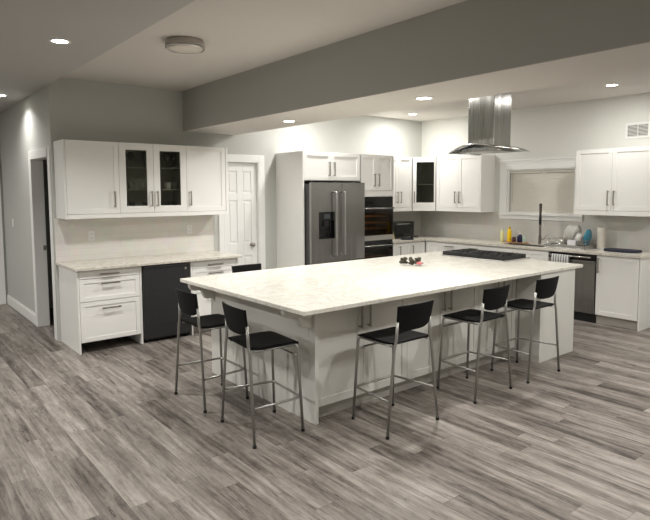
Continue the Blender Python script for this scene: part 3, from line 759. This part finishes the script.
# ------------------------------------------------------------------ bar stools
def make_stool():
    r = thing('bar_stool', 'x', 'stool', (0, 0, 0), 0, None)
    R = .0105
    # seat: rounded, slightly dished, with a down-turned front
    m = MB(); nx, ny = 10, 10; top = []
    def P(u, v):
        x = u*(.188+.010*(1-v)*.5); y = -.185+.385*(v+1)/2
        # rounded corners
        cr = 1-.05*(abs(u)**6)*(abs(v)**6)*2
        z = .652-.010*(1-u*u)*(1-v*v) - (.014*max(0, v-.7)**2/.09) + .006*max(0, -v-.6)
        return (x*cr, y if abs(v) < .95 else y*(1 if True else cr), z)
    for s_ in (0, 1):
        for j in range(ny+1):
            for i in range(nx+1):
                x, y, z = P(-1+2*i/nx, -1+2*j/ny); m.v.append((x, y, z-(.016 if s_ else 0)))
    K = (nx+1)*(ny+1)
    for j in range(ny):
        for i in range(nx):
            a = j*(nx+1)+i; m.f.append((a, a+1, a+nx+2, a+nx+1)); m.f.append((K+a, K+a+nx+1, K+a+nx+2, K+a+1)); m.sm += [True, True]
    ring = [i for i in range(nx+1)]+[j*(nx+1)+nx for j in range(1, ny+1)]+[ny*(nx+1)+i for i in range(nx-1, -1, -1)]+[j*(nx+1) for j in range(ny-1, 0, -1)]
    for k in range(len(ring)):
        a, b = ring[k], ring[(k+1) % len(ring)]; m.f.append((a, K+a, K+b, b)); m.sm.append(False)
    m.build('seat', M['black'], r, .003)
    # backrest: curved plate, lower corners rounded
    m = MB(); nx, nz = 14, 8
    zb_, zt_ = .728, .916
    for s_ in (0, 1):
        for j in range(nz+1):
            v = j/nz
            for i in range(nx+1):
                u = -1+2*i/nx
                low = zb_+.045*abs(u)**4
                z = low+(zt_-low)*v
                hw = .172+.012*v
                y = -.196-.028*(z-zb_)/(zt_-zb_)-.018*(1-u*u)+.010
                m.v.append((u*hw, y-(.012 if s_ else 0), z))
    K = (nx+1)*(nz+1)
    for j in range(nz):
        for i in range(nx):
            a = j*(nx+1)+i; m.f.append((a, a+1, a+nx+2, a+nx+1)); m.f.append((K+a, K+a+nx+1, K+a+nx+2, K+a+1)); m.sm += [True, True]
    ring = [i for i in range(nx+1)]+[j*(nx+1)+nx for j in range(1, nz+1)]+[nz*(nx+1)+i for i in range(nx-1, -1, -1)]+[j*(nx+1) for j in range(nz-1, 0, -1)]
    for k in range(len(ring)):
        a, b = ring[k], ring[(k+1) % len(ring)]; m.f.append((a, K+a, K+b, b)); m.sm.append(False)
    m.build('backrest', M['black'], r, .002)
    for s_ in (-1, 1):
        # rear leg with the bend at seat level running up into the back post
        path = fillet([(s_*.262, -.205, .008), (s_*.192, -.196, .615), (s_*.172, -.196, .665), (s_*.166, -.200, .80)], .03, 4)
        lg = MB().tube(path, R, 12).build('leg', M['tube'], r)
        MB().lathe([(.0135, 0), (.0135, .018), (.011, .02)], s_*.262, -.205, 12).build('foot_cap', M['dark'], lg)
        path = fillet([(s_*.210, .205, .008), (s_*.186, .178, .608), (s_*.165, .165, .633), (s_*.10, .160, .635)], .03, 4)
        lg = MB().tube(path, R, 12).build('leg', M['tube'], r)
        MB().lathe([(.0135, 0), (.0135, .018), (.011, .02)], s_*.210, .205, 12).build('foot_cap', M['dark'], lg)
        MB().tube([(s_*.185, -.165, .625), (s_*.178, .160, .625)], .008, 8).build('seat_rail', M['tube'], r)
    zf = .25
    xr_, xf_ = .262-.049*zf/.6, .210-.024*zf/.6
    path = fillet([(-xr_, -.194, zf+.002), (-xf_, .195, zf), (xf_, .195, zf), (xr_, -.194, zf+.002)], .035, 5)
    MB().tube(path, .0085, 10).build('footrest', M['tube'], r)
    MB().tube([(-.190, .180, .545), (.190, .180, .545)], .0075, 10).build('front_rail', M['tube'], r)
    return r
stools = [
    ((2.175, 4.17), -PI/2, 'black bar stool at the far end of the island, nearest the mini fridge'),
    ((2.165, 3.385), -PI/2-math.radians(5), 'black bar stool at the island end, closest to its near left corner'),
    ((2.98, 2.885), 0, 'black bar stool alone at the left part of the long island side'),
    ((3.985, 2.915), math.radians(1.5), 'middle black bar stool of the three along the long island side'),
    ((4.755, 2.905), 0, 'black bar stool tucked against the thick right leg of the island'),
    ((3.17, 5.03), PI, 'black bar stool behind the island, only its backrest top showing'),
]
proto = make_stool()
for i, (p, a, lab) in enumerate(stools):
    o = proto if i == 0 else copy_tree(proto)
    o.location = (p[0], p[1], 0); o.rotation_euler.z = a; o['label'] = lab; o['group'] = 'black bar stools around the island'

# ------------------------------------------------------------------ counter objects (window wall)
CT = .9153
def place_lathe(name, prof, mat, loc, label, cat, parts=(), seg=20):
    t = thing(name, label, cat, loc)
    MB().lathe(prof, seg=seg).build('body', M[mat] if isinstance(mat, str) else mat, t)
    for nm, mb, mt in parts: mb.build(nm, mt, t)
    return t
o = MB()
o.box(-.055, .055, -.20, .20, 0, .012)
tb = o.build('wooden_board', simple('tan_board', (176, 132, 96), .5, var=.15, scale=25), None, .004, loc=(7.60, 4.83, CT))
tag(tb, 'thin tan wooden board under the soap bottles beside the sink', 'board')
ZB_ = CT+.0125
yel = simple('yellow_plastic', (250, 208, 22), .35)
place_lathe('dish_soap', [(.030, 0), (.034, .008), (.034, .15), (.028, .175), (.018, .19), (.018, .194)], yel, (7.60, 4.938, ZB_), 'bright yellow bottle standing by the sink', 'bottle',
            [('cap', MB().lathe([(.017, .194), (.019, .197), (.019, .218), (.010, .222), (.008, .235), (.001, .236)], seg=16), simple('dark_yellow_cap', (196, 156, 20), .4))])
place_lathe('soap_bottle', [(.026, 0), (.029, .006), (.029, .13), (.022, .16), (.012, .175), (.012, .18)], simple('pale_green_plastic', (222, 222, 160), .35), (7.60, 5.085-.02, CT),
            'pale yellow-green bottle left of the bright yellow bottle', 'bottle', [('cap', MB().lathe([(.013, .18), (.013, .205), (.001, .206)], seg=14), simple('white_cap', (225, 222, 214), .4))])
place_lathe('jar', [(.026, 0), (.028, .006), (.028, .055), (.024, .06)], simple('dark_red_glass', (70, 22, 26), .15), (7.60, 4.858, ZB_), 'short dark red jar between yellow and navy bottles', 'jar',
            [('lid', MB().lathe([(.026, .0602), (.026, .072), (.001, .073)], seg=18), M['dark'])])
place_lathe('pump_bottle', [(.034, 0), (.038, .008), (.038, .085), (.030, .105), (.014, .115), (.014, .12)], simple('navy_glass', (38, 38, 74), .15), (7.60, 4.762, ZB_),
            'navy blue bottle with a white pump beside the sink', 'soap dispenser',
            [('pump', MB().lathe([(.013, .12), (.015, .125), (.015, .14), (.005, .142), (.005, .17), (.001, .171)], seg=14).box(-.045, .008, -.006, .006, .168, .178), simple('white_pump', (228, 226, 220), .35))])
place_lathe('small_bottle', [(.018, 0), (.02, .005), (.02, .08), (.010, .095), (.010, .11), (.001, .111)], simple('pale_mint_plastic', (182, 206, 188), .35), (7.60, 4.69, ZB_), 'small pale mint bottle right of the navy pump bottle', 'bottle')

# faucet
M['gun'] = simple('gunmetal', (88, 84, 78), .3, .9)
fc = thing('faucet', 'tall dark steel spring faucet standing behind the sink', 'faucet', (7.665, 4.475, CT), math.radians(30))
MB().lathe([(.030, 0), (.030, .008), (.022, .012), (.022, .12), (.016, .125), (.019, .30), (.012, .305)], seg=20).build('base', M['gun'], fc)
path = fillet([(0, 0, .30), (0, 0, .50), (-.035, 0, .565), (-.10, 0, .585), (-.165, 0, .56), (-.19, 0, .48), (-.19, 0, .40)], .05, 5)
MB().tube(path, .015, 12).build('spout', M['gun'], fc)
m = MB(); pts = []; turns = 26
pth = path; tot = len(pth)-1
for k in range(turns*8+1):
    t = k/(turns*8)*tot; i = min(int(t), tot-1); q = Vector(pth[i]).lerp(Vector(pth[i+1]), t-i); d = (Vector(pth[i+1])-Vector(pth[i])).normalized()
    n1 = Vector((0, 1, 0)); n2 = d.cross(n1).normalized(); a = k/8*2*PI
    pts.append(q+n1*math.cos(a)*.018+n2*math.sin(a)*.018)
m.tube(pts, .003, 5).build('spring', M['gun'], fc)
MB().lathe([(.013, .30), (.019, .31), (.019, .40), (.013, .42)], -.19, 0, 18).build('spray_head', M['dark'], fc)
MB().tube([(0, -.02, .07), (-.0, -.06, .085), (-.01, -.11, .16)], [.011, .009, .007], 10).build('lever', M['nickel'], fc)

# dish rack with dishes
rk = thing('dish_rack', 'wire dish rack on the counter between faucet and paper towels', 'dish rack', (7.50, 3.93, CT))
m = MB(); hx_, hy_ = .15, .27
def loop(z, a, b): return fillet([(-a, 0, z), (-a, -b, z), (a, -b, z), (a, b, z), (-a, b, z), (-a, .0, z)], .03, 4)
for z, s_ in ((.025, .96), (.07, .98), (.115, 1.0)): m.tube(loop(z, hx_*s_, hy_*s_), .003 if z < .1 else .0045, 6)
for k in range(15):
    y = -hy_+.03+k*(2*hy_-.06)/14
    m.tube([(-hx_, y, .115), (-hx_*.96, y, .025), (hx_*.96, y, .025), (hx_, y, .115)], .002, 5)
for k in range(6):
    x = -hx_+.04+k*(2*hx_-.08)/5
    m.tube([(x, -hy_, .115), (x, -hy_*.96, .025), (x, hy_*.96, .025), (x, hy_, .115)], .002, 5)
m.build('wire_basket', M['chrome'], rk)
MB().box(-.165, .165, -.285, .285, 0, .008).box(-.165, -.158, -.285, .285, .008, .05).box(.158, .165, -.285, .285, .008, .05).box(-.158, .158, -.285, -.278, .008, .05).box(-.158, .158, .278, .285, .008, .05).build('drip_tray', M['steel'], rk, .002)
MB().box(-.168, -.152, -.16, -.05, .05, .122).build('utensil_cup', simple('white_plastic_cup', (224, 224, 226), .4), rk)
def plate(r_): return [(.001, .0), (r_*.6, .0), (r_, .014), (r_, .018), (r_*.6, .006), (.001, .006)]
def upright(name, mat, r_, loc, label, grp, tilt):
    m = MB().lathe(plate(r_), seg=28)
    # disc axis turned to lie along y
    m.v = [(x, z, y) for x, y, z in m.v]
    o = m.build(name, mat, None, loc=loc); o.rotation_euler.x = tilt; return tag(o, label, 'plate', grp)
for k in range(4):
    upright('plate', M['ware'], .14, (7.50, 3.935-k*.035, CT+.172), 'white plate standing upright in the dish rack', 'white plates in the dish rack', .12)
upright('plate', simple('teal_glaze', (58, 128, 150), .3), .115, (7.50, 3.672, CT+.150), 'teal plate standing upright at the right end of the dish rack', None, .12)
# white bowl with red mark leaning in the rack
m = MB().lathe([(.001, 0), (.035, .0), (.07, .03), (.085, .075), (.081, .075), (.066, .034), (.03, .006), (.001, .006)], seg=24)
m.v = [(x, z, y) for x, y, z in m.v]
o = m.build('bowl', M['ware'], None, loc=(7.47, 3.737, CT+.118)); o.rotation_euler.x = .2; tag(o, 'white bowl with a rust red mark, on its side in the dish rack', 'bowl')
MB().box(-.05, -.032, -.004, -.0008, -.018, .05).build('red_mark', simple('rust_red_glaze', (150, 66, 48), .3), o)['label'] = 'rust red painted mark'

# paper towel roll
pt = thing('paper_towel', 'roll of white paper towel standing right of the dish rack', 'paper towel', (7.63, 3.565, CT))
MB().lathe([(.07, 0), (.07, .008), (.001, .009)], seg=24).build('stand_base', M['steel'], pt)
MB().lathe([(.055, .0095), (.056, .012), (.056, .285), (.055, .288), (.02, .288), (.02, .280)], seg=28).build('roll', simple('paper', (232, 226, 214), .9, bump=.3, bscale=200), pt)
MB().lathe([(.006, .009), (.006, .31), (.010, .315), (.001, .325)], seg=12).build('post', M['steel'], pt)
# navy mat
nm = MB(); pts = []
for k in range(40):
    a = 2*PI*k/40; c, s_ = math.cos(a), math.sin(a)
    pts.append((.13*abs(c)**.6*(1 if c > 0 else -1), .215*abs(s_)**.6*(1 if s_ > 0 else -1)))
o = nm.prism(pts, 2, 0, .028).build('drying_mat', simple('navy_mat', (36, 38, 56), .7, bump=.3, bscale=120), None, .004, loc=(7.52, 3.24, CT))
tag(o, 'dark navy drying mat lying on the counter at far right', 'mat')

# toaster oven and friends
to = thing('toaster_oven', 'dark stainless toaster oven on the counter right of the ovens', 'toaster oven', (7.00, 6.675, CT), 0); to.scale = (1.15, 1., 1.12)
MB().box(-.21, .21, -.14, .16, .018, .245).build('body', simple('charcoal_metal', (58, 58, 56), .35, .5), to, .012)
ddt = MB().box(-.195, .105, -.152, -.1405, .035, .205).build('door', M['blackgloss'], to, .003)
MB().tube(fillet([(-.17, -.152, .215), (-.17, -.18, .215), (.08, -.18, .215), (.08, -.152, .215)], .01, 3), .006, 8).build('handle', M['chrome'], to)
for k in range(3):
    kb = MB().lathe([(.018, 0), (.016, .018), (.001, .019)], seg=16); kb.v = [(.158+x, -.1405-z, .07+k*.055+y) for x, y, z in kb.v]; kb.build('knob', M['dark'], to)
for x in (-.18, .18):
    for y in (-.11, .13): MB().lathe([(.014, 0), (.014, .018)], x, y, 12).build('foot', M['dark'], to)
m = MB()
for k in range(7): m.tube([(-.16+k*.05, -.10, .262), (-.16+k*.05, .12, .262)], .0025, 6)
m.tube(fillet([(-.19, 0, .262), (-.19, -.11, .262), (.17, -.11, .262), (.17, .13, .262), (-.19, .13, .262), (-.19, 0, .262)], .02, 3), .003, 6)
for x, y in ((-.17, -.09), (.15, -.09), (-.17, .11), (.15, .11)): m.tube([(x, y, .2455), (x, y, .262)], .003, 6)
m.build('top_rack', M['steel'], to)
gp = thing('griddle_pan', 'flat black pan with its handle pointing right, before the toaster oven', 'pan', (6.84, 6.32, CT), math.radians(8))
MB().lathe([(.001, 0), (.10, 0), (.112, .022), (.108, .022), (.098, .004), (.001, .004)], seg=32).build('body', M['dark'], gp)
MB().tube([(.105, 0, .018), (.17, 0, .03), (.30, 0, .034)], [.009, .009, .012], 10).build('handle', M['black'], gp)
o = MB().prism([(-.012, 0), (.012, 0), (.012, .22), (.022, .235), (.022, .27), (-.022, .27), (-.022, .235), (-.012, .22)], 1, -.004, .004).build('spatula', simple('pale_wood', (206, 186, 142), .55), None, .001, loc=(6.60, 6.38, CT))
o.rotation_euler = (math.radians(2), math.radians(-20), 0)
tag(o, 'pale wooden spatula leaning beside the ovens', 'spatula')
o.location.z = CT+.005

# ------------------------------------------------------------------ wall fittings
def wall_plate(name, label, cat, loc, rotz, kind):
    t = thing(name, label, cat, loc, rotz)
    MB().box(-.036, .036, -.006, 0, -.058, .058).build('cover_plate', M['trim'], t, .002)
    if kind == 'switch': MB().box(-.016, .016, -.009, -.0062, -.032, .032).build('rocker', M['cab'], t, .001)
    else:
        for z in (-.026, .026):
            s_ = MB().box(-.016, .016, -.008, -.0062, z-.014, z+.014).build('socket', M['cab'], t, .001)
            MB().box(-.008, -.005, -.0086, -.0081, z-.005, z+.006).box(.005, .008, -.0086, -.0081, z-.005, z+.006).build('slots', M['dark'], s_)
    return t
wall_plate('wall_outlet', 'white outlet on the bar backsplash above the left drawers', 'outlet', (2.057, BW-.0125, 1.19), 0, 'outlet')
wall_plate('wall_outlet', 'white outlet on the bar backsplash above the right drawers', 'outlet', (3.293, BW-.0125, 1.215), 0, 'outlet')
wall_plate('light_switch', 'white light switch on the left wall near the baseboard corner', 'light switch', (XW-.0006, 9.14, 1.27), -PI/2, 'switch')
v = thing('wall_vent', 'white louvred air vent high on the wall above right cabinets', 'vent', (XR-.0006, 3.225, 2.465), -PI/2)
MB().box(-.15, .15, -.012, 0, -.10, -.075).box(-.15, .15, -.012, 0, .075, .10).box(-.15, -.125, -.012, 0, -.075, .075).box(.125, .15, -.012, 0, -.075, .075).build('frame', M['trim'], v, .002)
MB().box(-.125, .125, -.002, -.0005, -.075, .075).build('duct_back', M['dark'], v)
m = MB()
for k in range(9): z = -.068+k*.017; m.prism([(-.010, z-.004), (-.002, z+.004), (-.002, z+.0055), (-.010, z-.0025)], 0, -.125, .125)
m.box(-.003, .003, -.011, -.002, -.075, .075)
m.build('louvres', M['cab'], v)

# ------------------------------------------------------------------ lamps
def downlight(x, y, z, power, label, size=2.45):
    t = thing('ceiling_downlight', label, 'ceiling light', (x, y, z), 0, None)
    m = MB().lathe([(.058, -.0005), (.058, -.004), (.078, -.006), (.080, -.0005)], seg=32)
    m.f = m.f[:-2]; m.sm = m.sm[:-2]; m.f += [(k, (k+1) % 32, 96+(k+1) % 32, 96+k) for k in range(32)]; m.sm += [True]*32
    m.build('trim_ring', M['trim'], t)
    MB().lathe([(.0575, -.0008), (.0575, -.0035), (.001, -.0036)], seg=32).build('lens', M['lamp'], t)
    l = bpy.data.lights.new('bulb', 'AREA'); l.shape = 'DISK'; l.size = .13; l.spread = PI if (z == ZK or x < 0) else (2.8 if z == ZB else 2.35); l.energy = power; l.color = (1., .98, .945)
    o = bpy.data.objects.new('bulb', l); COL.objects.link(o); o.parent = t; o.location = (0, 0, -.012)
    return t
PW = 25
for x, y, z, p, lab in (
    (1.267, 4.837, ZL, 1.0, 'glowing downlight in the dark left ceiling, the larger near one'),
    (1.366, 7.916, ZL, .28, 'glowing downlight in the left ceiling at the picture edge'),
    (3.683, 5.164, ZB, 1.0, 'glowing downlight in the beam soffit, nearest the panelled door'),
    (3.675, 3.222, ZB, 1.0, 'glowing downlight in the beam soffit, near its middle'),
    (6.898, 3.163, ZK, .55, 'glowing downlight in the kitchen ceiling over the right cabinets'),
    (6.925, 6.298, ZK, .75, 'glowing downlight in the kitchen ceiling at the room corner'),
    (5.0, 6.10, ZK, .85, 'downlight in the kitchen ceiling before the refrigerator'),
    (5.0, 1.0, ZK, 1.2, 'downlight in the kitchen ceiling right of the island'),
    (5.0, 4.7, ZK, .55, 'downlight in the kitchen ceiling hidden behind the beam, over the island'),
    (6.898, .8, ZK, 1.0, 'downlight in the kitchen ceiling beyond the right edge'),
    (3.675, 1.28, ZB, .8, 'downlight in the beam soffit right of the camera'),
    (3.675, -.66, ZB, .5, 'downlight in the beam soffit behind the camera'),
    (1.27, 1.76, ZL, .9, 'downlight in the left ceiling above the camera'),
    (1.27, -1.3, ZL, .6, 'downlight in the left ceiling behind the camera'),
    (-1.5, 4.837, ZL, 2.0, 'downlight in the left ceiling beyond the left edge'),
    (-1.5, 1.76, ZL, .8, 'downlight in the left ceiling left of the camera'),
    (-1.5, 7.916, ZL, 2.6, 'downlight in the left ceiling by the far passage')):
    downlight(x, y, z, PW*p, lab)
pl_ = thing('fill_lamp', 'white hanging globe added unseen behind the camera as fill light', 'fill lamp', (2.45, -2.3, 2.40))  # added lamp out of view, put in to brighten the raised ceiling
MB().tube([(0, 0, .13), (0, 0, ZT-2.40-.021)], .004, 8).build('cord', M['dark'], pl_)
MB().lathe([(.05, ZT-2.40-.02), (.05, ZT-2.40-.0005)], seg=20).build('canopy', M['chrome'], pl_)
g_ = MB().ball((0, 0, 0), .14, .14, .14, 24, 14).build('globe', emit('fill_glow', (255, 244, 226), 28), pl_)
fl = thing('ceiling_lamp', 'round flush drum ceiling lamp, unlit, in the raised ceiling', 'ceiling lamp', (2.205, 4.60, ZT)); fl.scale = (.93, .93, .9)
MB().lathe([(.165, -.0005), (.172, -.012), (.178, -.045), (.178, -.060), (.160, -.063)], seg=40).build('drum', M['lampbody'], fl)
MB().lathe([(.176, -.0605), (.178, -.075), (.170, -.080), (.166, -.066)], seg=40).build('rim', M['chrome'], fl)
MB().lathe([(.158, -.0635), (.158, -.078), (.10, -.090), (.001, -.094)], seg=40).build('diffuser', M['lampoff'], fl)

# ------------------------------------------------------------------ world, camera
wd = bpy.data.worlds.new('World'); scn.world = wd; wd.use_nodes = True
wd.node_tree.nodes['Background'].inputs[0].default_value = (.01, .012, .02, 1); wd.node_tree.nodes['Background'].inputs[1].default_value = .3
f, yaw, pit, roll, cx, cy, H = 570.28, .8903, .0808, -.004, 324.71, 237.55, 1.698
cam = bpy.data.cameras.new('camera'); co = bpy.data.objects.new('camera', cam); COL.objects.link(co)
cam.sensor_width = 36; cam.lens = f/650*36; cam.shift_x = (325-cx)/650; cam.shift_y = -(260-cy)/650; cam.clip_start = .05
fw = Vector((math.cos(yaw)*math.cos(pit), math.sin(yaw)*math.cos(pit), -math.sin(pit)))
r = Vector((math.sin(yaw), -math.cos(yaw), 0)); u = r.cross(fw)
r2 = r*math.cos(roll)+u*math.sin(roll); u2 = -r*math.sin(roll)+u*math.cos(roll)
mt = Matrix((r2, u2, -fw)).transposed().to_4x4(); mt.translation = Vector((0, 0, H)); co.matrix_world = mt
scn.camera = co
vs = scn.view_settings; vs.view_transform = 'Standard'; vs.look = 'None'; vs.gamma = 1; vs.use_curve_mapping = False; vs.exposure = 0.12
